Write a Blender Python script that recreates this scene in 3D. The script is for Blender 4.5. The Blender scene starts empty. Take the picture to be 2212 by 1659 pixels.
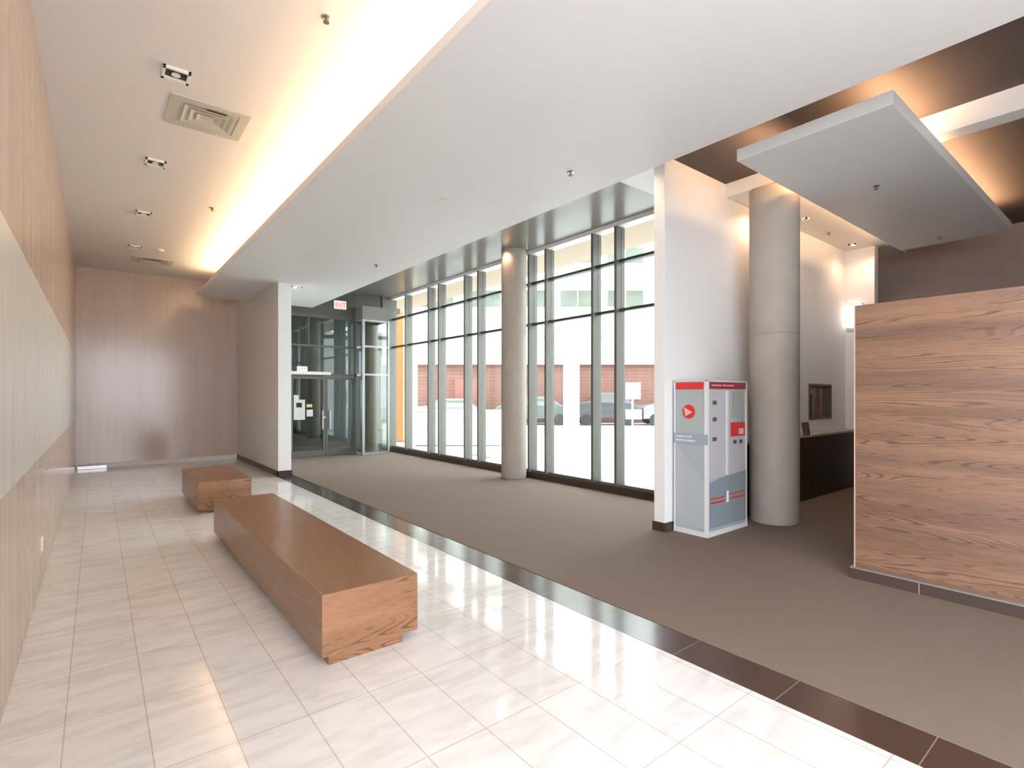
import bpy, math, random
from mathutils import Vector, Matrix
random.seed(4)
D = bpy.data
SC = bpy.context.scene
COL = SC.collection
R = math.radians

# ---------------------------------------------------------------- camera
cam_d = D.cameras.new('camera'); cam = D.objects.new('camera', cam_d); COL.objects.link(cam)
HEAD = 38.52
cam.location = (0, 0, 1.6)
cam.rotation_euler = (R(90), 0, R(-HEAD))
cam_d.sensor_width = 36; cam_d.lens = 36 * 1125.6 / 2212
cam_d.shift_y = (855 - 829.5) / 2212
cam_d.clip_end = 400
SC.camera = cam

# ---------------------------------------------------------------- world, exposure
w = D.worlds.new('world'); SC.world = w; w.use_nodes = True
bg = w.node_tree.nodes['Background']
bg.inputs[0].default_value = (0.91, 0.965, 1.04, 1); bg.inputs[1].default_value = 7.0
SC.view_settings.view_transform = 'Standard'; SC.view_settings.look = 'None'
SC.view_settings.gamma = 1; SC.view_settings.use_curve_mapping = False
SC.view_settings.exposure = 0.6

def area(name, loc, sx, sy, power, col, rot=(0, 0, 0)):
    l = D.lights.new(name, 'AREA'); l.shape = 'RECTANGLE'; l.size = sx; l.size_y = sy
    l.energy = power; l.color = col
    o = D.objects.new(name, l); COL.objects.link(o); o.location = loc; o.rotation_euler = rot
    return o

def spot(name, loc, power, col, angle=100, blend=.8, rot=(0, 0, 0), size=.04):
    l = D.lights.new(name, 'SPOT'); l.energy = power; l.color = col
    l.spot_size = R(angle); l.spot_blend = blend; l.shadow_soft_size = size
    o = D.objects.new(name, l); COL.objects.link(o); o.location = loc; o.rotation_euler = rot
    return o

WARM = (1.0, .62, .34); SOFT = (1.0, .80, .58)
# cove strip hidden behind the lip of the dropped ceiling, shining up
area('cove_strip_light', (2.04, 4.9, 3.96), .05, 16.8, 125, (1, .66, .36), (R(180), R(12), 0))
# strips on top of the floating panel
area('panel_strip_light', (7.80, 1.63, 4.14), 5.0, .03, 60, WARM, (R(180), 0, 0))
area('panel_strip_light', (7.80, 2.66, 4.15), 5.0, .04, 32, WARM, (R(180 - 42), 0, 0))
# recessed lamps
for x, y, z, p in [(7.15, 3.40, 4.2, 20), (8.25, 3.15, 4.2, 16), (10.3, 3.2, 4.2, 22), (5.05, 4.15, 4.38, 32), (3.25, 11.2, 3.80, 12), (6.0, 7.85, 4.38, 12)]:
    spot('recessed_lamp_light', (x, y, z), p, SOFT if z < 3.9 else (1, .66, .42), 150)

# ---------------------------------------------------------------- materials
MATS = {}
def nt(name):
    m = D.materials.new(name); m.use_nodes = True; MATS[name] = m
    n = m.node_tree.nodes; l = m.node_tree.links
    return m, n, l, n['Principled BSDF']

def plain(name, col, rough=.6, metal=0, spec=.5, noise=0, nscale=20, bump=0, coat=0):
    m, n, l, p = nt(name)
    p.inputs['Base Color'].default_value = (*col, 1); p.inputs['Roughness'].default_value = rough
    p.inputs['Metallic'].default_value = metal; p.inputs['Specular IOR Level'].default_value = spec
    p.inputs['Coat Weight'].default_value = coat
    tc = n.new('ShaderNodeTexCoord'); nz = n.new('ShaderNodeTexNoise')
    nz.inputs['Scale'].default_value = nscale; nz.inputs['Detail'].default_value = 4
    l.new(tc.outputs['Object'], nz.inputs['Vector'])
    mx = n.new('ShaderNodeMix'); mx.data_type = 'RGBA'
    mx.inputs[6].default_value = (*[c * (1 - noise) for c in col], 1)
    mx.inputs[7].default_value = (*[min(1, c * (1 + noise)) for c in col], 1)
    l.new(nz.outputs['Fac'], mx.inputs[0]); l.new(mx.outputs[2], p.inputs['Base Color'])
    if bump:
        b = n.new('ShaderNodeBump'); b.inputs['Strength'].default_value = bump; b.inputs['Distance'].default_value = .01
        l.new(nz.outputs['Fac'], b.inputs['Height']); l.new(b.outputs[0], p.inputs['Normal'])
    return m

def emis(name, col, s):
    m, n, l, p = nt(name)
    p.inputs['Base Color'].default_value = (*col, 1)
    p.inputs['Emission Color'].default_value = (*col, 1); p.inputs['Emission Strength'].default_value = s
    return m

def wood(name, dark, light, stretch, scale, rough, rings=9, fine=.35, coat=0, contrast=1.0):
    """grain: a stretched noise whose contour lines draw the growth rings, plus fine pores"""
    m, n, l, p = nt(name)
    tc = n.new('ShaderNodeTexCoord'); mp = n.new('ShaderNodeMapping')
    mp.inputs['Scale'].default_value = stretch
    l.new(tc.outputs['Object'], mp.inputs[0])
    nz = n.new('ShaderNodeTexNoise'); nz.inputs['Scale'].default_value = scale
    nz.inputs['Detail'].default_value = 3; nz.inputs['Distortion'].default_value = .6
    l.new(mp.outputs[0], nz.inputs['Vector'])
    mu = n.new('ShaderNodeMath'); mu.operation = 'MULTIPLY'; mu.inputs[1].default_value = rings * 6.28
    l.new(nz.outputs['Fac'], mu.inputs[0])
    sn = n.new('ShaderNodeMath'); sn.operation = 'SINE'; l.new(mu.outputs[0], sn.inputs[0])
    n2 = n.new('ShaderNodeTexNoise'); n2.inputs['Scale'].default_value = scale * 7; n2.inputs['Detail'].default_value = 5
    l.new(mp.outputs[0], n2.inputs['Vector'])
    a = n.new('ShaderNodeMath'); a.operation = 'MULTIPLY_ADD'; a.inputs[1].default_value = .22 * contrast; a.inputs[2].default_value = .5
    l.new(sn.outputs[0], a.inputs[0])
    b = n.new('ShaderNodeMix'); b.data_type = 'FLOAT'; b.inputs[0].default_value = fine
    l.new(a.outputs[0], b.inputs[2]); l.new(n2.outputs['Fac'], b.inputs[3])
    r = n.new('ShaderNodeValToRGB')
    r.color_ramp.elements[0].position = .28; r.color_ramp.elements[0].color = (*dark, 1)
    r.color_ramp.elements[1].position = .62; r.color_ramp.elements[1].color = (*light, 1)
    l.new(b.outputs[0], r.inputs[0]); l.new(r.outputs[0], p.inputs['Base Color'])
    p.inputs['Roughness'].default_value = rough; p.inputs['Coat Weight'].default_value = coat
    p.inputs['Coat Roughness'].default_value = .12
    return m

def oak(name, base, dark, line, stretch, scale, rings, rough, lines=.8, mask_at=.5, coat=0):
    """flat-sawn oak: soft tone bands, and clusters of thin dark growth lines"""
    m, n, l, p = nt(name)
    tc = n.new('ShaderNodeTexCoord'); mp = n.new('ShaderNodeMapping'); mp.inputs['Scale'].default_value = stretch
    l.new(tc.outputs['Object'], mp.inputs[0])
    def noise(sc, det, dist=0, rough_=.5):
        k = n.new('ShaderNodeTexNoise'); k.inputs['Scale'].default_value = sc; k.inputs['Detail'].default_value = det
        k.inputs['Distortion'].default_value = dist; k.inputs['Roughness'].default_value = rough_
        l.new(mp.outputs[0], k.inputs['Vector']); return k.outputs['Fac']
    def math_(op, a, b):
        k = n.new('ShaderNodeMath'); k.operation = op
        for i, v in enumerate((a, b)):
            if isinstance(v, (int, float)): k.inputs[i].default_value = v
            elif v is not None: l.new(v, k.inputs[i])
        return k.outputs[0]
    def ramp(v, a, b):
        k = n.new('ShaderNodeMapRange'); k.interpolation_type = 'SMOOTHSTEP'
        k.inputs['From Min'].default_value = a; k.inputs['From Max'].default_value = b; l.new(v, k.inputs[0]); return k.outputs[0]
    def mix(f, a, b):
        k = n.new('ShaderNodeMix'); k.data_type = 'RGBA'; l.new(f, k.inputs[0])
        for i, v in ((6, a), (7, b)):
            if isinstance(v, tuple): k.inputs[i].default_value = (*v, 1)
            else: l.new(v, k.inputs[i])
        return k.outputs[2]
    big = noise(scale, 1.0, .3); tone = noise(scale * .8, 3); fine = noise(scale * 14, 6, 0, .7)
    wob = math_('ADD', math_('MULTIPLY', big, rings * 6.28), math_('MULTIPLY', fine, 2.2))
    ring = ramp(math_('SINE', wob, None), .25, .95)
    mask = ramp(noise(scale * .9, 2, 1.0), mask_at - .04, mask_at + .12)
    f = math_('MULTIPLY', math_('MULTIPLY', ring, mask), lines)
    pore = math_('MULTIPLY', ramp(fine, .50, .70), .5)
    c = mix(ramp(tone, .35, .65), base, dark)
    c = mix(pore, c, line); c = mix(f, c, line)
    l.new(c, p.inputs['Base Color']); p.inputs['Roughness'].default_value = rough
    p.inputs['Coat Weight'].default_value = coat; p.inputs['Coat Roughness'].default_value = .15
    return m

def tiles(name, c1, c2, mortar, bw, rh, loc, rough, vein=0, msize=.003):
    m, n, l, p = nt(name)
    tc = n.new('ShaderNodeTexCoord'); mp = n.new('ShaderNodeMapping'); mp.inputs['Location'].default_value = loc
    l.new(tc.outputs['Object'], mp.inputs[0])
    bt = n.new('ShaderNodeTexBrick'); bt.offset = 0; bt.squash = 1
    bt.inputs['Scale'].default_value = 1; bt.inputs['Brick Width'].default_value = bw; bt.inputs['Row Height'].default_value = rh
    bt.inputs['Mortar Size'].default_value = msize; bt.inputs['Mortar Smooth'].default_value = .1
    bt.inputs['Color1'].default_value = (*c1, 1); bt.inputs['Color2'].default_value = (*c2, 1); bt.inputs['Mortar'].default_value = (*mortar, 1)
    l.new(mp.outputs[0], bt.inputs['Vector'])
    out = bt.outputs['Color']
    if vein:
        m2 = n.new('ShaderNodeMapping'); m2.inputs['Scale'].default_value = (1.1, 4.5, 1); m2.inputs['Rotation'].default_value = (0, 0, R(24))
        l.new(tc.outputs['Object'], m2.inputs[0])
        nz = n.new('ShaderNodeTexNoise'); nz.inputs['Scale'].default_value = 2.2; nz.inputs['Detail'].default_value = 7; nz.inputs['Distortion'].default_value = .8
        l.new(m2.outputs[0], nz.inputs['Vector'])
        cr = n.new('ShaderNodeValToRGB'); e = cr.color_ramp.elements
        e[0].position = .36; e[0].color = (.80, .79, .78, 1); e[1].position = .56; e[1].color = (1, 1, 1, 1)
        l.new(nz.outputs['Fac'], cr.inputs[0])
        mx = n.new('ShaderNodeMix'); mx.data_type = 'RGBA'; mx.blend_type = 'MULTIPLY'; mx.inputs[0].default_value = vein
        l.new(out, mx.inputs[6]); l.new(cr.outputs[0], mx.inputs[7]); out = mx.outputs[2]
    l.new(out, p.inputs['Base Color']); p.inputs['Roughness'].default_value = rough
    return m

def glass(name, tint=(.93, .97, .95), refl=.06):
    m = D.materials.new(name); m.use_nodes = True; MATS[name] = m
    n = m.node_tree.nodes; l = m.node_tree.links; n.clear()
    o = n.new('ShaderNodeOutputMaterial'); t = n.new('ShaderNodeBsdfTransparent'); g = n.new('ShaderNodeBsdfGlossy')
    t.inputs[0].default_value = (*tint, 1); g.inputs['Roughness'].default_value = .01
    lw = n.new('ShaderNodeLayerWeight'); lw.inputs['Blend'].default_value = .5
    fr = n.new('ShaderNodeMath'); fr.operation = 'POWER'; fr.inputs[1].default_value = 5; l.new(lw.outputs['Facing'], fr.inputs[0])
    ad = n.new('ShaderNodeMath'); ad.operation = 'ADD'; ad.inputs[1].default_value = refl; ad.use_clamp = True
    mx = n.new('ShaderNodeMixShader')
    l.new(fr.outputs[0], ad.inputs[0]); l.new(ad.outputs[0], mx.inputs[0])
    l.new(t.outputs[0], mx.inputs[1]); l.new(g.outputs[0], mx.inputs[2]); l.new(mx.outputs[0], o.inputs[0])
    return m

white = plain('white_paint', (.80, .785, .775), .55, noise=.012, nscale=3)
soffit_w = plain('soffit_paint', (.80, .79, .785), .5, noise=.012, nscale=2)
dark_ceil = plain('dark_ceiling_paint', (.20, .175, .150), .24, noise=.05, nscale=2)
dark_ceil_r = plain('dark_ceiling_matte', (.105, .084, .078), .8, spec=.2, noise=.05, nscale=2)
brown_wall = plain('brown_wall_paint', (.32, .24, .21), .5, noise=.04, nscale=4)
carpet = plain('carpet', (.218, .168, .134), .95, spec=.15, noise=.16, nscale=420, bump=.35)
tile = tiles('marble_tile', (.79, .765, .74), (.75, .725, .70), (.56, .50, .45), .3175, .64, (.123, -.12, 0), .07, vein=.6)
strip_tile = tiles('brown_tile', (.062, .034, .025), (.072, .040, .029), (.24, .17, .14), 50, .615, (20, -.052, 0), .17)
base_tile = tiles('brown_base_tile', (.065, .042, .035), (.075, .05, .042), (.45, .38, .34), .63, 5, (.55, 1, 0), .3)
dark_base = plain('dark_baseboard_paint', (.05, .030, .022), .35, noise=.1)
bench_y = wood('bench_wood_long', (.165, .072, .030), (.285, .130, .055), (7, .30, 7), 1.8, .3, 2, .8, coat=.2, contrast=.35)
bench_x = oak('bench_wood_end', (.35, .172, .088), (.28, .134, .066), (.09, .040, .020), (1.0, 4, 8.5), .85, 19, .32, .72, .40, coat=.2)
wood_panel = oak('wood_panel', (.285, .155, .098), (.190, .106, .072), (.065, .032, .022), (3, .50, 7.5), .9, 34, .38, .62, .44)
veneer = wood('wall_veneer', (.40, .28, .215), (.52, .385, .31), (3, 3, .06), 1.2, .18, 2, .35, contrast=.5)
veneer_far = wood('far_wall_veneer', (.53, .42, .365), (.60, .485, .425), (3, 4, .16), 1.0, .16, 2, .5, contrast=.6)
panel_m = wood('striated_panel', (.52, .48, .43), (.63, .59, .54), (2, 7, .35), 1.3, .22, 4, .6, contrast=.8)
conc = plain('concrete', (.42, .37, .315), .7, noise=.16, nscale=3.5, bump=.1)
alu = plain('window_aluminium', (.145, .136, .120), .33, metal=.2, noise=.03)
alu_dark = plain('dark_frame_metal', (.055, .060, .052), .35, metal=.3, noise=.05)
alu_light = plain('pale_frame_metal', (.45, .46, .45), .3, metal=.6, noise=.03)
chrome = plain('polished_metal', (.55, .54, .53), .4, metal=1, noise=.02)
pane_m = glass('clear_glass')
door_glass = glass('tinted_door_glass', (.50, .56, .54), .13)
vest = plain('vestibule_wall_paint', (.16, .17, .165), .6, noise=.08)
black = plain('black_plastic', (.012, .011, .010), .4)
black_panel = wood('dark_desk_veneer', (.010, .006, .004), (.022, .013, .009), (6, 6, .3), 2, .35, 3, .5)
counter_m = plain('stone_counter', (.5, .46, .42), .25, noise=.15, nscale=60)
grey_metal = plain('grey_vent_metal', (.56, .55, .49), .4, noise=.03)
red = plain('red_print', (.62, .035, .03), .4, noise=.02)
dred = plain('dark_red_print', (.30, .03, .045), .4, noise=.1)
pink = plain('pale_red_print', (.80, .42, .40), .4)
k_grey = plain('kiosk_grey', (.37, .40, .405), .4, noise=.05, nscale=3)
k_slate = plain('kiosk_slate', (.235, .275, .30), .35, noise=.06, nscale=3)
k_blue = plain('kiosk_blue_grey', (.30, .34, .41), .4)
k_pale = plain('kiosk_pale_grey', (.47, .455, .46), .4, noise=.05, nscale=4)
k_white = plain('kiosk_white', (.66, .655, .65), .35)
k_olive = plain('kiosk_poster', (.36, .355, .32), .5, noise=.25, nscale=40)
k_dark = plain('kiosk_dark_print', (.10, .09, .12), .5)
wprint = plain('white_print', (.85, .85, .87), .5)
lit_white = emis('lit_lamp_glass', (1, .93, .84), 1.3)
exit_face = emis('exit_sign_face', (1.0, .62, .58), .55)
exit_red = emis('exit_sign_letters', (.80, .10, .08), .5)
lamp_warm = emis('warm_lamp', (1, .78, .5), 6.0)
rim = plain('white_lamp_rim', (.88, .88, .86), .35)
ext_white = plain('exterior_white_stucco', (.80, .79, .75), .8, noise=.03)
ext_cream = plain('exterior_cream_soffit', (.47, .36, .265), .8, noise=.04)
ext_glass = plain('exterior_window_glass', (.115, .125, .10), .6, spec=.1, noise=.35, nscale=1.5)
brick = tiles('exterior_brick', (.155, .062, .045), (.13, .052, .038), (.16, .09, .07), .6, .2, (0, 0, 0), .8, msize=.02)
brick.node_tree.nodes['Mapping'].inputs['Rotation'].default_value = (R(90), 0, 0)
orange = plain('orange_lit_pier', (.62, .26, .085), .6, noise=.08, nscale=2)  # brown pier's orange light is put into its base colour
pave = tiles('concrete_paving', (.66, .65, .62), (.62, .61, .585), (.45, .44, .42), 2.4, 2.4, (0, 0, 0), .85, msize=.02)
asphalt = plain('asphalt', (.42, .415, .40), .9, noise=.08, nscale=8)
car_a = plain('car_dark_green', (.07, .085, .075), .3, coat=.5)
car_b = plain('car_black', (.03, .03, .033), .3, coat=.5)
car_c = plain('car_grey', (.16, .15, .165), .3, coat=.5)
rubber = plain('rubber', (.02, .02, .02), .8)

# ---------------------------------------------------------------- mesh helpers
WL = {}          # world position of every Empty that roots a thing
def base_of(parent):
    v = Vector((0, 0, 0))
    while parent is not None:
        v += WL.get(parent.name, Vector((0, 0, 0))); parent = parent.parent
    return v

def link(name, me, mat, parent=None, mats=None):
    o = D.objects.new(name, me); COL.objects.link(o)
    for m in (mats or [mat]): me.materials.append(m)
    if parent: o.parent = parent
    return o

def mesh(name, verts, faces, mat, parent=None, bevel=0, mats=None, idx=None, smooth=False):
    b = base_of(parent)
    me = D.meshes.new(name); me.from_pydata([tuple(Vector(v) - b) for v in verts], [], faces); me.update()
    o = link(name, me, mat, parent, mats)
    if idx:
        for p, i in zip(me.polygons, idx): p.material_index = i
    if smooth:
        for p in me.polygons: p.use_smooth = True
    if bevel:
        md = o.modifiers.new('bevel', 'BEVEL'); md.width = bevel; md.segments = 2; md.limit_method = 'ANGLE'
    return o

BF = [(0, 3, 2, 1), (4, 5, 6, 7), (0, 1, 5, 4), (1, 2, 6, 5), (2, 3, 7, 6), (3, 0, 4, 7)]   # -z +z -y +x +y -x
def bv(x0, x1, y0, y1, z0, z1):
    return [(x0, y0, z0), (x1, y0, z0), (x1, y1, z0), (x0, y1, z0), (x0, y0, z1), (x1, y0, z1), (x1, y1, z1), (x0, y1, z1)]

def boxes(name, bs, mat, parent=None, bevel=0, **k):
    V = []; F = []
    for b in bs:
        n = len(V); V += bv(*b); F += [tuple(i + n for i in f) for f in BF]
    return mesh(name, V, F, mat, parent, bevel, **k)

def box(name, b, mat, parent=None, bevel=0, **k): return boxes(name, [b], mat, parent, bevel, **k)

def lathe(name, c, prof, mat, parent=None, seg=40, axis='z', smooth=True):
    V = []; F = []
    for r, h in prof:
        for i in range(seg):
            a = 2 * math.pi * i / seg
            p = (r * math.cos(a), r * math.sin(a), h)
            if axis == 'x': p = (h, p[0], p[1])
            if axis == 'y': p = (p[0], h, p[1])
            V.append((c[0] + p[0], c[1] + p[1], c[2] + p[2]))
    n = len(prof)
    for j in range(n - 1):
        for i in range(seg):
            k = (i + 1) % seg; F.append((j * seg + i, j * seg + k, (j + 1) * seg + k, (j + 1) * seg + i))
    F.append(tuple(range(seg))[::-1]); F.append(tuple(range((n - 1) * seg, n * seg)))
    o = mesh(name, V, F, mat, parent)
    if smooth:
        for p in o.data.polygons:
            if len(p.vertices) == 4: p.use_smooth = True
        md = o.modifiers.new('edges', 'EDGE_SPLIT'); md.split_angle = R(40)
    return o

def prism(name, poly, plane, a, b, mat, parent=None, bevel=0):
    """extrude a polygon given in two axes; plane 'xz' (along y a..b), 'yz' (along x), 'xy' (along z)"""
    def p3(p, t):
        return {'xz': (p[0], t, p[1]), 'yz': (t, p[0], p[1]), 'xy': (p[0], p[1], t)}[plane]
    n = len(poly)
    V = [p3(p, a) for p in poly] + [p3(p, b) for p in poly]
    F = [tuple(range(n))[::-1], tuple(range(n, 2 * n))] + [(i, (i + 1) % n, n + (i + 1) % n, n + i) for i in range(n)]
    return mesh(name, V, F, mat, parent, bevel)

def text(name, s, size, loc, rot, mat, parent, width=None):
    cu = D.curves.new(name, 'FONT'); cu.body = s; cu.size = size; cu.extrude = .0015
    o = D.objects.new(name, cu)
    me = D.meshes.new_from_object(o); D.objects.remove(o)
    xs = [v.co.x for v in me.vertices]
    k = (width / (max(xs) - min(xs))) if width else 1
    me.transform(Matrix.Translation(Vector(loc) - base_of(parent)) @ rot.to_4x4() @ Matrix.Diagonal((k, 1, 1, 1)))
    me.materials.clear()
    return link(name, me, mat, parent)

def empty(name, loc, label=None, cat=None, group=None, kind=None, rz=0):
    o = D.objects.new(name, None); COL.objects.link(o); o.location = loc; o.rotation_euler = (0, 0, rz)
    o.empty_display_size = .1
    WL[o.name] = Vector(loc)
    return tag(o, label, cat, group, kind)

def tag(o, label=None, cat=None, group=None, kind=None):
    if label: o['label'] = label
    if cat: o['category'] = cat
    if group: o['group'] = group
    if kind: o['kind'] = kind
    return o

def S(o, label=None): return tag(o, label, kind='structure')

# ================================================================ the room
H = 4.42
S(boxes('floor', [(-.40, 2.78, -4, 14.8, -.12, 0)], tile), 'polished pale marble tile floor on the left side of the lobby')
S(boxes('floor', [(2.78, 3.08, -4, 14.8, -.12, .002)], strip_tile), 'narrow dark brown tile strip between the marble floor and the carpet')
S(boxes('floor', [(3.08, 6.9, -4, 17, -.12, .006), (6.9, 12, -4, 4, -.12, .006)], carpet), 'grey brown carpet floor in front of the windows')

# ceilings
S(box('ceiling', (-.5, 4.25, -4, 14.95, H, H + .15), white), 'white upper ceiling with cove light along its right edge')
S(boxes('ceiling', [(1.75, 4.3, -4, 13.6, 3.85, 3.93), (2.2, 4.22, -4, 13.4, 3.93, H)], soffit_w, bevel=.004), 'large white dropped ceiling band running down the middle of the lobby')
S(boxes('ceiling', [(4.25, 6.58, 4.485, 14.0, H, H + .15)], dark_ceil), 'glossy dark ceiling strip in front of the tall windows')
S(boxes('ceiling', [(4.25, 6.55, 3.81, 4.485, H, H + .15), (6.58, 6.95, 4.485, 14.0, H, H + .15), (6.55, 6.95, 3.81, 4.485, H, H + .15)], white), 'pale ceiling strips beside the window wall and the wall end')
S(boxes('ceiling', [(4.25, 6.55, -4, 3.81, H, H + .15), (6.78, 12, -4, 3.0, H, H + .15)], dark_ceil_r), 'dark brown ceiling over the right side of the lobby')
S(boxes('ceiling', [(6.55, 6.78, -4, 3.0, 4.20, H + .15), (6.55, 12, 3.0, 3.81, 4.24, H + .15)], white, bevel=.004), 'white ceiling beam and soffit lit warm at the back wall')
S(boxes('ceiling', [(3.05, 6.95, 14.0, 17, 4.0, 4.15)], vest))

# walls
S(boxes('wall_left', [(-.55, -.37, .3, 14.95, 0, H), (-.55, -.37, -4.15, .3, 0, .15), (-.55, -.37, -4.15, .3, 4.1, H), (-.55, -.37, -4.15, -3.9, .15, 4.1), (-.55, -.37, -1.9, -1.7, .15, 4.1)], veneer), 'wood veneer wall on the left with vertical grain')  # unseen openings at the near end are added to let in side daylight
S(box('wall_back', (-.37, 3.0, 14.8, 14.95, 0, H), veneer_far), 'taupe veneer wall at the far end of the marble floor')
S(box('baseboard_back', (-.1, 2.8, 14.775, 14.8, 0, .10), white), 'thin white baseboard along the far taupe wall')
S(boxes('wall_stub', [(2.8, 3.05, 10.95, 14.8, 0, 3.85), (2.8, 3.05, 13.6, 14.8, 3.85, H)], white, bevel=.005), 'white partition wall beside the glass entrance doors')
S(boxes('baseboard_stub', [(2.785, 2.8, 10.935, 14.77, 0, .11), (2.785, 3.065, 10.935, 10.95, 0, .11), (3.05, 3.065, 10.95, 13.9, 0, .11)], dark_base), 'dark baseboard around the white partition by the doors')
S(boxes('wall_center', [(5.2, 9.135, 3.66, 3.81, 0, H), (10.065, 12, 3.66, 3.81, 0, H), (9.135, 10.065, 3.66, 3.81, 0, 1.2), (9.135, 10.065, 3.66, 3.81, 1.8, H)], white, bevel=.004), 'white wall behind the mail kiosk and the concrete column')
S(boxes('baseboard_center', [(5.185, 5.2, 3.645, 3.825, 0, .11), (5.2, 5.36, 3.645, 3.66, 0, .11)], dark_base), 'dark baseboard at the end of the white wall')
S(box('wall_end', (10.7, 10.88, 3.2, 3.66, 0, 4.24), white, bevel=.004), 'short white wall return with the sconce')
S(box('wall_right', (11.75, 11.95, -4, 3.66, 0, H), brown_wall), 'plain dark brown wall at the far right')
S(boxes('wall_rear', [(-.55, 3.2, -4.15, -4, 0, .15), (-.55, 12, -4.15, -4, 4.1, H), (-.55, -.3, -4.15, -4, .15, 4.1), (1.3, 1.5, -4.15, -4, .15, 4.1), (3.2, 12, -4.15, -4, 0, 4.1)], white))  # unseen wall; its openings are added to bring daylight to the near half

# wood clad partition at the right
wp = empty('wood_partition', (5.33, -1.2, 0), 'tall partition clad in brown wood grain panels on the right', 'partition')
box('cladding', (5.2, 5.42, -3.98, 1.70, .10, 2.39), wood_panel, wp, .002)
box('edge_trim', (5.197, 5.425, 1.70, 1.709, .10, 2.39), plain('pale_edge_trim', (.55, .40, .30), .4), wp)
bb = box('base', (5.17, 5.44, -3.98, 1.725, 0, .095), base_tile, wp)
bb.data.transform(Matrix.Identity(4)); base_tile.node_tree.nodes['Mapping'].inputs['Rotation'].default_value = (0, 0, R(90))
box('base_cap', (5.165, 5.445, -3.98, 1.73, .095, .105), alu_light, wp)

# left wall fittings
t = box('wall_panel', (-.37, -.362, 1.5, 14.79, 1.10, 2.49), panel_m, bevel=.003)
tag(t, 'long pale striated panel on the left wood wall', 'wall panel')
oc = empty('outlet_cover', (-.37, 5.96, .34), 'small white outlet cover low on the left wall', 'outlet')
box('cover_plate', (-.37, -.362, 5.925, 5.995, .28, .40), plain('outlet_white', (.85, .80, .74), .4), oc, .002)
for z in (.315, .36): box('socket', (-.362, -.360, 5.945, 5.975, z - .012, z + .012), k_pale, oc)
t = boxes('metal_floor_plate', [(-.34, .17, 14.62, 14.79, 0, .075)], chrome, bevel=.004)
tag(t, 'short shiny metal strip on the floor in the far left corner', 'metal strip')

# ================================================================ window wall
W = empty('window_1', (6.7, 8.6, 0), 'tall glazed window wall with paired metal fins', kind='structure')
fins = [12.93, 11.68, 11.16, 10.0, 9.46, 7.73, 7.24, 6.06, 5.55, 4.45]
for y in fins: box('mullion', (6.58, 6.79, y, y + .05, .12, 4.36), alu, W, .003)
box('corner_post', (6.58, 6.79, 13.90, 14.0, 0, 4.4), alu, W, .003)
for z in (2.975, 3.775): box('transom', (6.655, 6.76, 3.83, 13.90, z, z + .045), alu_dark, W)
box('head_frame', (6.60, 6.79, 3.83, 14.0, 4.36, 4.42), white, W)
box('sill_frame', (6.64, 6.79, 3.83, 13.90, .12, .16), alu, W)
edges = [13.90] + fins + [3.85]
for i in range(len(edges) - 1):
    b0, b1 = edges[i + 1] + .05, edges[i]
    if i == len(edges) - 2: b0 = 3.85
    for z0, z1 in ((.16, 2.975), (3.02, 3.775), (3.82, 4.36)):
        box('pane', (6.70, 6.712, b0, b1, z0, z1), pane_m, W)
S(box('baseboard_window', (6.60, 6.79, 3.83, 13.90, 0, .12), dark_base), 'dark curb along the foot of the window wall')

# concrete columns
def column(x, y, r, top, label, joint=None):
    e = empty('concrete_column', (x, y, 0), label, 'column', 'round concrete columns')
    lathe('shaft', (x, y, 0), [(r - .015, .006), (r, .03), (r, top)], conc, e, 56)
    if joint: lathe('pour_joint', (x, y, joint), [(r + .001, 0), (r + .003, .004), (r + .003, .008), (r + .001, .012)], plain('joint_concrete', (.33, .30, .27), .8), e, 56)
    return e
column(6.36, 7.93, .245, H, 'round concrete column standing against the middle of the windows')
column(6.76, 3.12, .29, 4.21, 'thick round concrete column right of the mail kiosk', 2.37)
column(6.25, 14.55, .22, 4.0, 'round column seen through the narrow glass bay beside the doors')

# ================================================================ entrance doors
Y = 13.95
dr = empty('door_1', (4.7, Y, 0), 'glazed metal entrance doors with transom panes', kind='structure')
boxes('door_frame', [(3.06, 5.6, Y - .03, Y + .05, 2.12, 2.19), (3.06, 5.6, Y - .03, Y + .05, 2.89, 2.94), (3.06, 5.6, Y - .03, Y + .05, 3.66, 3.74),
                     (3.06, 3.12, Y - .03, Y + .05, 0, 3.7), (3.80, 3.86, Y - .03, Y + .05, 0, 2.9), (5.54, 5.6, Y - .03, Y + .05, 0, 3.7), (4.30, 4.33, Y - .02, Y + .04, 2.94, 3.66)], alu, dr, .003)
box('header_panel', (3.05, 5.6, Y - .02, Y + .08, 3.74, H), plain('header_metal', (.13, .12, .105), .35, metal=.3), dr)
for x0, x1, z0, z1 in [(3.12, 3.80, .02, 2.12), (3.12, 5.54, 2.19, 2.89), (3.12, 4.30, 2.94, 3.66), (4.33, 5.54, 2.94, 3.66)]:
    box('transom_pane', (x0, x1, Y, Y + .012, z0, z1), door_glass, dr)
for x0, x1, hx in [(3.87, 4.74, 4.66), (4.76, 5.53, 4.86)]:
    lf = boxes('door_leaf', [(x0, x0 + .05, Y - .02, Y + .03, .01, 2.11), (x1 - .05, x1, Y - .02, Y + .03, .01, 2.11), (x0 + .05, x1 - .05, Y - .02, Y + .03, 2.04, 2.11), (x0 + .05, x1 - .05, Y - .02, Y + .03, .01, .16)], alu, dr, .003)
    box('glass_pane', (x0 + .05, x1 - .05, Y, Y + .012, .16, 2.04), door_glass, lf)
    boxes('pull_handle', [(hx - .014, hx + .014, Y - .085, Y - .06, .72, 1.22), (hx - .01, hx + .01, Y - .062, Y - .02, .78, .80), (hx - .01, hx + .01, Y - .062, Y - .02, 1.14, 1.16)], chrome, lf, .004)
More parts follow.
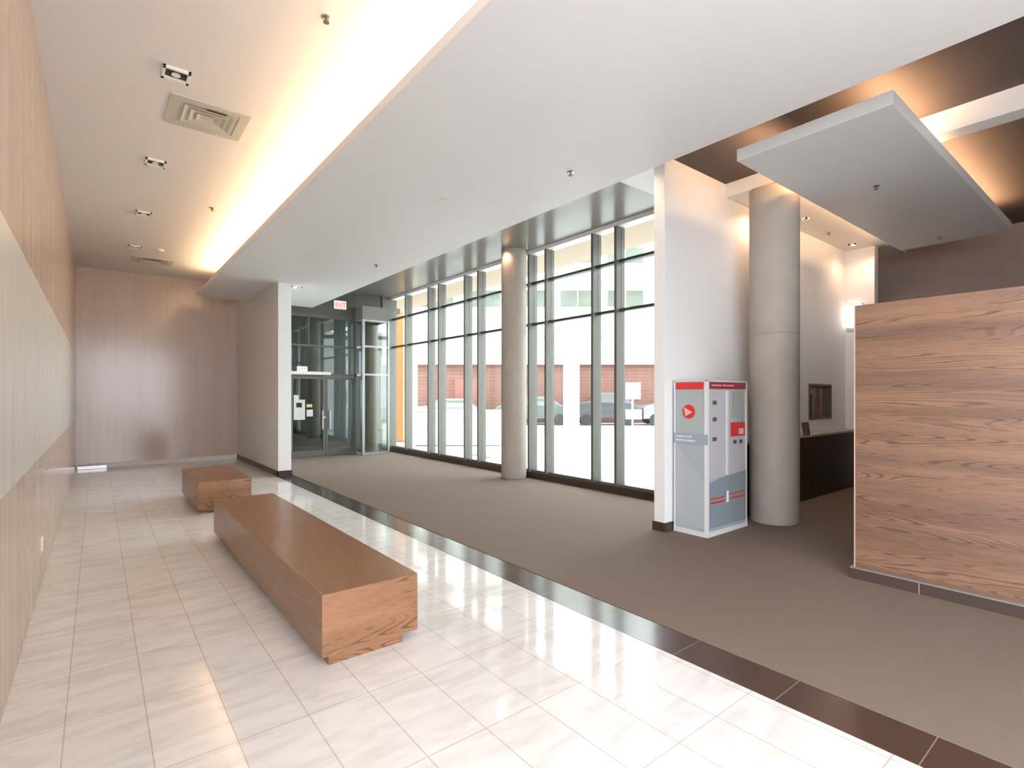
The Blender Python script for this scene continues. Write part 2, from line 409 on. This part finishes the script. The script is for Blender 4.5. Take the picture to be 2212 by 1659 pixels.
lathe('lock', (4.72, Y - .03, 1.03), [(.03, -.012), (.03, .012)], chrome, dr, 20, 'y')
t = box('door_closer', (3.82, 4.86, Y - .13, Y - .035, 2.15, 2.23), plain('closer_white', (.78, .77, .74), .4), bevel=.008)
tag(t, 'long white automatic opener bar above the entrance doors', 'door opener')
nb = empty('notice', (4.13, Y - .03, 1.2), 'white stepped notice with a dark square on the left glass door', 'notice')
boxes('sheet', [(3.94, 4.22, Y - .026, Y - .021, .98, 1.50), (3.94, 4.06, Y - .026, Y - .021, 1.50, 1.62)], plain('paper_white', (.62, .62, .58), .7), nb)
box('printed_square', (4.00, 4.14, Y - .028, Y - .026, 1.30, 1.42), black, nb)
for i, (x0, x1, z0, z1, c, lab) in enumerate([(4.26, 4.40, 1.30, 1.38, (.62, .60, .25), 'small yellow note right of the white notice on the glass door'), (4.26, 4.42, 1.06, 1.24, (.6, .62, .58), 'small white note under the yellow one on the glass door')]):
    t = box('note', (x0, x1, Y - .026, Y - .021, z0, z1), plain('note_paper', c, .7)); tag(t, lab, 'note', 'notes on the glass door')

# glass bay beside the doors
by = empty('window_2', (6.1, 13.45, 0), 'narrow glass bay projecting beside the entrance doors', kind='structure')
for x0, x1 in ((5.56, 5.63), (6.29, 6.35)): box('post', (x0, x1, 13.42, 13.50, 0, 3.66), alu_light, by, .003)
box('header', (5.56, 6.35, 13.42, 13.95, 3.66, 4.02), plain('bay_header', (.24, .23, .20), .4), by, .003)
for z in (.0, 2.14, 2.90, 3.60): box('rail', (5.63, 6.29, 13.43, 13.49, z + .01, z + .06), alu_light, by)
bay_g = glass('bay_glass', (.74, .78, .75), .12)
for z0, z1 in ((.07, 2.14), (2.2, 2.9), (2.96, 3.6)):
    box('pane', (5.63, 6.29, 13.455, 13.465, z0, z1), bay_g, by)
    box('pane', (5.60, 5.61, 13.50, 13.92, z0, z1), door_glass, by)
    box('pane', (6.32, 6.33, 13.50, 13.92, z0, z1), bay_g, by)
    box('pane', (6.35, 6.58, 13.93, 13.94, z0, z1), bay_g, by)
box('post', (6.29, 6.35, 13.90, 13.96, 0, 3.66), alu_light, by, .003)
box('header', (6.35, 6.58, 13.90, 13.98, 3.6, H), alu, by)
box('header', (5.6, 6.35, 13.955, 14.0, 3.6, H), alu, by)

# vestibule beyond the doors
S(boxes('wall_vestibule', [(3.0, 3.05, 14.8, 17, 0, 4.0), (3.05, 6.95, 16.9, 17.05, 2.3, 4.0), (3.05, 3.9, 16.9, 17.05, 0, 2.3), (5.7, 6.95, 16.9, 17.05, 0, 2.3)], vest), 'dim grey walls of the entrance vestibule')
S(boxes('door_2', [(3.9, 3.96, 16.88, 16.94, 0, 2.3), (4.76, 4.84, 16.88, 16.94, 0, 2.3), (5.64, 5.7, 16.88, 16.94, 0, 2.3), (3.96, 5.64, 16.88, 16.94, 2.24, 2.3), (3.96, 5.64, 16.88, 16.94, 0, .9)], alu_dark), 'outer doors at the back of the vestibule')
S(box('window_3', (3.96, 5.64, 16.91, 16.92, .9, 2.24), glass('outer_glass', (.25, .29, .30), .1)))
S(boxes('window_4', [(6.6, 6.78, 14.9, 14.96, 0, 4.0), (6.6, 6.78, 16.0, 16.06, 0, 4.0)], alu))

# exit signs
def exit_sign(x, z, y, w, h, label):
    e = empty('exit_sign', (x, y, z), label, 'exit sign', 'exit signs')
    box('housing', (x - w / 2, x + w / 2, y - .05, y, z - h / 2, z + h / 2), wprint, e, .006)
    box('face', (x - w / 2 + .012, x + w / 2 - .012, y - .053, y - .05, z - h / 2 + .012, z + h / 2 - .012), exit_face, e)
    text('letters', 'EXIT', h * .82, (x - w * .40, y - .055, z - h * .29), Matrix.Rotation(R(90), 3, 'X'), exit_red, e, w * .8)
exit_sign(5.13, 4.05, 13.93, .34, .23, 'lit EXIT sign on the dark panel above the entrance doors')
exit_sign(4.13, 2.295, 13.90, .26, .13, 'small pale EXIT sign on top of the white opener bar')

# ================================================================ ceiling fittings
def downlight(x, y, z, label, s=.105, lit=False, grp='square downlights in the left ceiling'):
    e = empty('downlight', (x, y, z), label, 'downlight', grp)
    boxes('trim_ring', [(x - s, x + s, y - s, y - s + .03, z - .022, z), (x - s, x + s, y + s - .035, y + s, z - .022, z), (x - s, x - s + .025, y - s, y + s, z - .022, z), (x + s - .025, x + s, y - s, y + s, z - .022, z)], rim, e, .002)
    box('dark_recess', (x - s + .02, x + s - .02, y - s + .02, y + s - .02, z - .004, z), black, e)
    lathe('lamp', (x, y + .005, z), [(.034, -.016), (.034, -.006), (.03, 0)], lamp_warm if lit else rim, e, 20)
for (x, y, l) in [(.54, 5.40, 'nearest square downlight in front of the large ceiling vent'), (.55, 7.60, 'square downlight just behind the large ceiling vent'),
                  (.56, 9.83, 'third square downlight from the front on the left ceiling'), (.56, 12.15, 'farthest square downlight beside the small far vent')]:
    downlight(x, y, H, l)
for (x, y, l) in [(8.25, 3.36, 'dark square downlight in the warm soffit beside the thick column'), (10.3, 3.40, 'glowing downlight in the warm soffit near the sconce wall')]:
    downlight(x, y, 4.24, l, .06, x > 10, 'downlights in the warm soffit')
downlight(3.2, 11.2, 3.85, 'glowing downlight in the dropped ceiling beside the white partition', .11, True, 'downlights in the warm soffit')

def vent(x0, x1, y0, y1, label):
    e = empty('ceiling_vent', ((x0 + x1) / 2, (y0 + y1) / 2, H), label, 'ceiling vent', 'ceiling vents')
    z = H
    def ring(a, t, za, zb): return [(x0 + a, x1 - a, y0 + a, y0 + a + t, z - zb, z - za), (x0 + a, x1 - a, y1 - a - t, y1 - a, z - zb, z - za), (x0 + a, x0 + a + t, y0 + a + t, y1 - a - t, z - zb, z - za), (x1 - a - t, x1 - a, y0 + a + t, y1 - a - t, z - zb, z - za)]
    boxes('frame', ring(0, .09, 0, .010), grey_metal, e, .002)
    box('backing', (x0 + .09, x1 - .09, y0 + .09, y1 - .09, z - .003, z), plain('vent_inner', (.55, .54, .49), .6), e)
    for k in (.13, .19, .25):
        cx, cy = (x0 + x1) / 2, (y0 + y1) / 2
        V = []; F = []
        a0, a1 = k, k + .035
        for a, zz in ((a0, z - .014), (a1, z - .002)):
            V += [(x0 + a, y0 + a, zz), (x1 - a, y0 + a, zz), (x1 - a, y1 - a, zz), (x0 + a, y1 - a, zz)]
        F = [(i, (i + 1) % 4, 4 + (i + 1) % 4, 4 + i) for i in range(4)]
        o = mesh('louver', V, F, grey_metal, e); md = o.modifiers.new('s', 'SOLIDIFY'); md.thickness = .002
    box('damper_slot', ((x0 + x1) / 2 - .03, (x0 + x1) / 2 + .14, y0 + .11, y0 + .125, z - .017, z - .012), black, e)
vent(.53, 1.22, 5.75, 6.40, 'large square grey air vent behind the nearest square downlight')
vent(.55, 1.25, 12.9, 13.5, 'far air vent close to the taupe back wall')

def sprinkler(x, y, z, label, grp='sprinkler heads'):
    e = empty('sprinkler_head', (x, y, z), label, 'sprinkler', grp)
    lathe('escutcheon', (x, y, z), [(.022, -.012), (.036, -.004), (.036, 0)], chrome, e, 24)
    lathe('stem', (x, y, z), [(.009, -.034), (.009, -.01)], plain('sprinkler_brown', (.16, .11, .08), .4), e, 12)
    lathe('deflector', (x, y, z), [(.022, -.040), (.022, -.034)], plain('sprinkler_plate', (.2, .15, .12), .4, metal=.5), e, 16)
sprinkler(1.335, 3.90, H, 'large sprinkler head near the top of the photo')
sprinkler(1.35, 8.92, H, 'small sprinkler head far back in the left ceiling')
sprinkler(3.72, 3.73, 3.85, 'sprinkler head in the dropped ceiling left of the white wall end')
sprinkler(3.75, 8.45, 3.85, 'faint far sprinkler head in the dropped ceiling')
sprinkler(6.97, 2.07, 4.0, 'sprinkler head in the middle of the floating ceiling panel')
sprinkler(9.93, 2.13, 4.0, 'sprinkler head at the far end of the floating ceiling panel')
sprinkler(9.25, 3.40, 4.24, 'sprinkler head between the two downlights of the warm soffit')
t = lathe('flush_cover', (3.085, 5.13, 3.85), [(.05, -.004), (.052, 0)], plain('cap_white', (.72, .70, .68), .5), None, 28)
tag(t, 'flat round white cap in the middle of the dropped ceiling', 'cover')
t = lathe('smoke_detector', (.95, 12.1, H), [(.03, -.04), (.06, -.03), (.065, 0)], white, None, 28)
tag(t, 'small smoke detector in the ceiling beside the far vent', 'smoke detector')

fp = empty('ceiling_panel', (7.76, 2.06, 4.12), 'white floating rectangular ceiling panel glowing along its edges', 'ceiling panel')
box('panel_board', (5.12, 10.40, 1.40, 2.74, 4.0, 4.12), soffit_w, fp, .004)
box('hanger', (7.6, 9.9, 1.95, 2.2, 4.12, H), white, fp)

# ================================================================ benches
def bench(x0, x1, y0, y1, h, label):
    e = empty('wooden_bench', ((x0 + x1) / 2, (y0 + y1) / 2, 0), label, 'bench', 'block benches on the marble floor')
    box('seat_block', (x0, x1, y0, y1, .06, h), None, e, .002, mats=[bench_y, bench_x], idx=[0, 0, 1, 0, 1, 0])
    box('plinth', (x0 + .045, x1 - .10, y0 + .02, y1 - .08, 0, .06), None, e, mats=[bench_y, bench_x], idx=[0, 0, 1, 0, 1, 0])
bench(1.03, 1.655, 3.08, 6.70, .43, 'long brown wooden block bench in the foreground')
bench(1.06, 1.72, 8.12, 9.80, .43, 'shorter brown wooden block bench behind the long one')

# ================================================================ mail kiosk
kx0, kx1, ky0, ky1, kh = 5.34, 6.23, 3.20, 3.635, 1.775
k = empty('mail_kiosk', (5.785, 3.42, 0), 'tall grey and red mail kiosk against the white wall end', 'kiosk')
box('body', (kx0 + .006, kx1 - .006, ky0 + .006, ky1, .05, kh - .006), k_grey, k, .003)
boxes('frame', [(kx0, kx0 + .04, ky0, ky0 + .04, .05, kh), (kx1 - .035, kx1, ky0, ky0 + .03, .05, kh), (kx0, kx1, ky0, ky1, kh - .012, kh), (kx0, kx0 + .02, ky1 - .02, ky1, .05, kh)], k_white, k, .002)
box('base', (kx0 - .004, kx1 + .004, ky0 - .004, ky1, .006, .062), k_white, k, .002)
f = ky0
box('header_band', (kx0 + .04, kx1 - .04, f - .003, f + .01, 1.68, 1.755), dred, k)
text('header_text', 'CANADA POST', .028, (kx0 + .07, f - .005, 1.71), Matrix.Rotation(R(90), 3, 'X'), pink, k, .22)
text('header_text', 'POSTES CANADA', .028, (kx0 + .32, f - .005, 1.71), Matrix.Rotation(R(90), 3, 'X'), pink, k, .25)
box('left_panel', (kx0 + .045, 5.74, f + .001, f + .008, .66, 1.67), k_pale, k)
box('divider_bar', (5.74, 5.775, f - .008, f + .006, .68, 1.66), k_white, k)
box('right_panel', (5.80, 6.18, f + .001, f + .008, .66, 1.66), k_pale, k)
box('poster', (5.86, 6.14, f - .002, f + .002, 1.34, 1.655), k_olive, k)
boxes('poster_lines', [(5.88, 6.13, f - .004, f - .001, 1.50, 1.52), (5.97, 6.02, f - .004, f - .001, 1.26, 1.40), (6.05, 6.14, f - .004, f - .001, 1.24, 1.42), (5.9, 5.92, f - .004, f - .001, 1.28, 1.36)], k_blue, k)
box('red_label', (5.835, 6.165, f - .006, f - .001, 1.12, 1.285), red, k)
box('label_square', (6.02, 6.13, f - .008, f - .006, 1.14, 1.21), pink, k)
for x in (5.90, 6.04): box('small_icon', (x, x + .07, f - .004, f - .001, 1.03, 1.075), k_dark, k)
for z in (1.50, 1.31, 1.085): box('small_icon', (5.45, 5.53, f - .004, f + .001, z, z + .045), k_dark, k)
prism('lower_panel', [(kx0 + .045, .10), (kx1 - .04, .10), (kx1 - .04, .70), (5.62, .655), (kx0 + .045, .61)], 'xz', f - .003, f + .006, k_slate, k)
box('stripe', (kx0 + .06, 5.70, f - .006, f - .002, .375, .395), red, k)
boxes('stripe', [(kx0 + .06, 5.70, f - .006, f - .002, .425, .44), (5.83, 6.16, f - .006, f - .002, .385, .405), (5.83, 6.16, f - .006, f - .002, .44, .455)], red, k)
box('pictogram', (5.745, 5.785, f - .006, f - .002, .36, .49), wprint, k)
fx = kx0
box('side_header', (fx - .003, fx + .01, ky0 + .05, ky1 - .03, 1.675, 1.755), red, k)
lathe('logo_disc', (fx - .001, 3.433, 1.418), [(.080, -.004), (.080, .002)], red, k, 40, 'x')
prism('logo_wing', [(3.478, 1.372), (3.478, 1.400), (3.495, 1.468), (3.385, 1.412), (3.468, 1.366)][::-1], 'yz', fx - .008, fx - .004, pink, k)
box('side_band', (fx - .003, fx + .01, ky0 - .002, ky1 - .005, 1.045, 1.165), k_blue, k)
ry = Matrix.Rotation(R(-90), 3, 'Z') @ Matrix.Rotation(R(90), 3, 'X')
text('side_text', 'CANADA POST', .035, (fx - .005, 3.60, 1.118), ry, wprint, k, .21)
text('side_text', 'POSTES CANADA', .035, (fx - .005, 3.60, 1.072), ry, wprint, k, .25)
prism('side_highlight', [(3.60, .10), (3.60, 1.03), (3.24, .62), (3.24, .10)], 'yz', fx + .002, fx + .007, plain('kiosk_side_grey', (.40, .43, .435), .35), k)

# ================================================================ back desk, hatch, sconce
dk = empty('reception_ledge', (8.5, 3.5, 0), 'black clad desk with a stone ledge on the back wall', 'desk')
box('dark_front', (6.26, 10.69, 3.43, 3.655, .006, .965), black_panel, dk, .002)
box('stone_top', (6.25, 10.695, 3.415, 3.657, .965, 1.0), counter_m, dk, .003)
ph = empty('card_reader', (8.42, 3.40, 1.0), 'small dark upright device on the stone ledge right of the column', 'device')
prism('handset', [(3.37, 1.0), (3.43, 1.0), (3.46, 1.19), (3.40, 1.20)], 'yz', 8.37, 8.49, plain('device_brown', (.09, .06, .05), .4), ph, .006)
lathe('chrome_foot', (8.52, 3.38, 1.0), [(.02, 0), (.02, .03), (.008, .05)], chrome, ph, 16)
hw = empty('service_window', (9.6, 3.73, 1.5), 'small dark framed service window in the white back wall', 'service window')
boxes('frame', [(9.14, 10.06, 3.65, 3.80, 1.202, 1.235), (9.14, 10.06, 3.65, 3.80, 1.765, 1.798), (9.14, 9.17, 3.65, 3.80, 1.235, 1.765), (10.03, 10.06, 3.65, 3.80, 1.235, 1.765)], plain('hatch_frame', (.14, .09, .07), .4), hw)
box('divider', (9.66, 9.70, 3.70, 3.74, 1.235, 1.765), plain('hatch_red', (.22, .07, .05), .4), hw)
box('back_panel', (9.17, 10.03, 3.79, 3.80, 1.235, 1.765), plain('hatch_back', (.34, .27, .24), .3), hw)
for x, wd, h in ((9.22, .05, .36), (9.30, .06, .30), (9.44, .04, .40), (9.56, .05, .33)):
    t = box('binder', (x, x + wd, 3.745, 3.787, 1.235, 1.235 + h), plain('binder_dark', (.05 + .2 * (x > 9.5), .045 + .18 * (x > 9.5), .04 + .16 * (x > 9.5)), .5))
    tag(t, 'narrow upright binder standing in the service window', 'binder', 'binders in the service window')
sc = empty('wall_sconce', (10.70, 3.47, 2.8), 'bright white rectangular sconce half hidden by the wood partition', 'wall lamp')
box('lamp_shade', (10.60, 10.69, 3.38, 3.61, 2.83, 3.24), lit_white, sc, .006)
box('back_plate', (10.69, 10.70, 3.36, 3.63, 2.76, 3.26), alu_light, sc)

# ================================================================ outdoors
FW = Vector((math.sin(R(HEAD)), math.cos(R(HEAD)), 0)); RT = Vector((math.cos(R(HEAD)), -math.sin(R(HEAD)), 0))
def at(a, d): p = FW * d + RT * a; return (p.x, p.y, 0)        # metres across and metres out along the street axis
S(boxes('ground', [(-30, 90, -40, -4.15, -.15, -.02), (-30, -.55, -4.15, 20, -.15, -.02)], pave), 'bright paving behind and left of the lobby')
S(box('ground', (6.95, 90, -40, 90, -.15, -.02), pave), 'bright concrete paving outside the windows')
S(boxes('ceiling', [(6.85, 8.2, 3.0, 17, 4.50, 4.70)], ext_cream), 'cream soffit of the canopy outside above the windows')
BR = -R(HEAD)
def opiece(name, b, mat, root, parent=None, bevel=0):
    V = bv(*b); me = D.meshes.new(name); me.from_pydata(V, [], BF); me.update()
    o = link(name, me, mat, parent or root)
    if bevel:
        md = o.modifiers.new('bevel', 'BEVEL'); md.width = bevel; md.segments = 2
    return o
def oroot(name, a, d, label, cat, group=None, rz=0):
    return empty(name, at(a, d), label, cat, group, rz=BR + rz)

B = oroot('street_building', 1, 31, 'white and brick building across the street with bands of windows', 'building')
opiece('brick_wall', (-16, 16, 0, 6, 0, 3.45), brick, B)
opiece('white_wall', (-16, 16, -.3, 6, 3.45, 6.8), ext_white, B)
opiece('cornice', (-16, 16, -.5, 0, 5.05, 5.15), k_grey, B)
opiece('upper_wall', (-16, 16, .3, 6, 6.8, 12.8), ext_white, B)
opiece('balcony_edge', (-16, 16, -.6, .3, 8.3, 8.45), ext_white, B)
for i in range(11):
    x = -15.2 + i * 2.85
    for z0, z1 in ((6.95, 7.9), (9.6, 10.5)):
        wn = opiece('window', (x, x + 2.1, .18, .3, z0, z1), ext_glass, B)
        opiece('window_bar', (x + 1.0, x + 1.06, .14, .18, z0, z1), ext_white, B, wn)
for x in (-13, -8.6, -4.4): opiece('doorway', (x, x + 1.6, -.05, .02, 0, 2.6), plain('brick_doorway', (.20, .075, .06), .7), B)
t = oroot('white_pillar', 2.96, 26, 'white square pillar standing in front of the brick building', 'pillar')
opiece('shaft', (-.37, .37, -.3, .3, 0, 3.45), ext_white, t); opiece('capital', (-3.0, 7.2, -.4, .4, 3.45, 3.75), ext_white, t)
t = oroot('orange_pier', -4.05, 18.6, 'tall pier with painted orange light outside at the left end of the windows', 'pier')
opiece('cladding', (-.32, .22, -.3, .3, 0, 7.5), orange, t); opiece('pale_edge', (.22, .62, -.25, .3, 0, 7.5), plain('pier_pale', (.72, .62, .48), .7), t)  # main shaft carries the orange light in its colour
t = oroot('planter_wall', -1.75, 17, 'low white concrete wall outside behind the left windows', 'low wall')
opiece('wall_body', (-1.4, 1.42, -.2, .2, 0, 1.08), ext_white, t, None, .02); opiece('wall_cap', (-1.43, 1.45, -.23, .23, 1.08, 1.14), wprint, t, None, .01)

def car(a, d, L, h, mat, label):
    e = oroot('parked_car', a, d, label, 'car', 'cars parked across the street')
    prof = [(-.5, .22), (-.5, .60), (-.44, .70), (-.27, .74), (-.16, 1.0), (.20, 1.0), (.36, .70), (.48, .62), (.5, .45), (.5, .22)]
    P = [(x * L, z * h) for x, z in prof]; n = len(P)
    V = [(x, -.85 + (.12 if z > .75 * h else 0), z) for x, z in P] + [(x, .85 - (.12 if z > .75 * h else 0), z) for x, z in P]
    F = [tuple(range(n))[::-1], tuple(range(n, 2 * n))] + [(i, (i + 1) % n, n + (i + 1) % n, n + i) for i in range(n)]
    me = D.meshes.new('body'); me.from_pydata(V, [], F); me.update(); o = link('body', me, mat, e)
    md = o.modifiers.new('bevel', 'BEVEL'); md.width = .05; md.segments = 2
    opiece('side_windows', (-.17 * L, .22 * L, -.80, -.72, .74 * h, .93 * h), ext_glass, e)
    for s in (-.33, .33):
        for yy in (-.86, .68):
            b = base_of(e)
            V = []; F = []; seg = 20
            for yv in (yy, yy + .18):
                for i in range(seg):
                    q = 2 * math.pi * i / seg; V.append((s * L + .31 * math.cos(q), yv, .31 + .31 * math.sin(q)))
            F = [tuple(range(seg))[::-1], tuple(range(seg, 2 * seg))] + [(i, (i + 1) % seg, seg + (i + 1) % seg, seg + i) for i in range(seg)]
            me = D.meshes.new('wheel'); me.from_pydata(V, [], F); me.update(); link('wheel', me, rubber, e)
car(1.2, 29.3, 4.2, 1.55, car_a, 'dark green parked car left of the white pillar')
car(5.2, 29.0, 3.6, 1.75, car_b, 'black parked car just right of the white pillar')
car(9.0, 29.0, 3.8, 1.55, car_c, 'grey parked car behind the white street sign')
car(-3.4, 29.3, 3.9, 1.45, car_c, 'grey parked car seen left of the window column')

sg = oroot('street_sign', 3.70, 16, 'white two panel street sign on a thin pole outside the right window', 'street sign')
opiece('pole', (-.025, .025, -.025, .025, -.02, 2.0), wprint, sg)
opiece('upper_panel', (-.22, .24, -.045, -.025, 1.50, 2.0), wprint, sg, None, .01)
opiece('lower_panel', (-.22, .28, -.045, -.025, .88, 1.18), wprint, sg, None, .01)
t = box('floor_grate', (8.0, 8.9, 10.9, 12.2, -.02, -.005), plain('grate_grey', (.22, .23, .20), .7)); tag(t, 'dark rectangular grate in the paving just outside the left windows', 'grate')
t = box('road', (14, 21, -30, 60, -.02, -.012), asphalt); S(t, 'pale road beyond the paving')
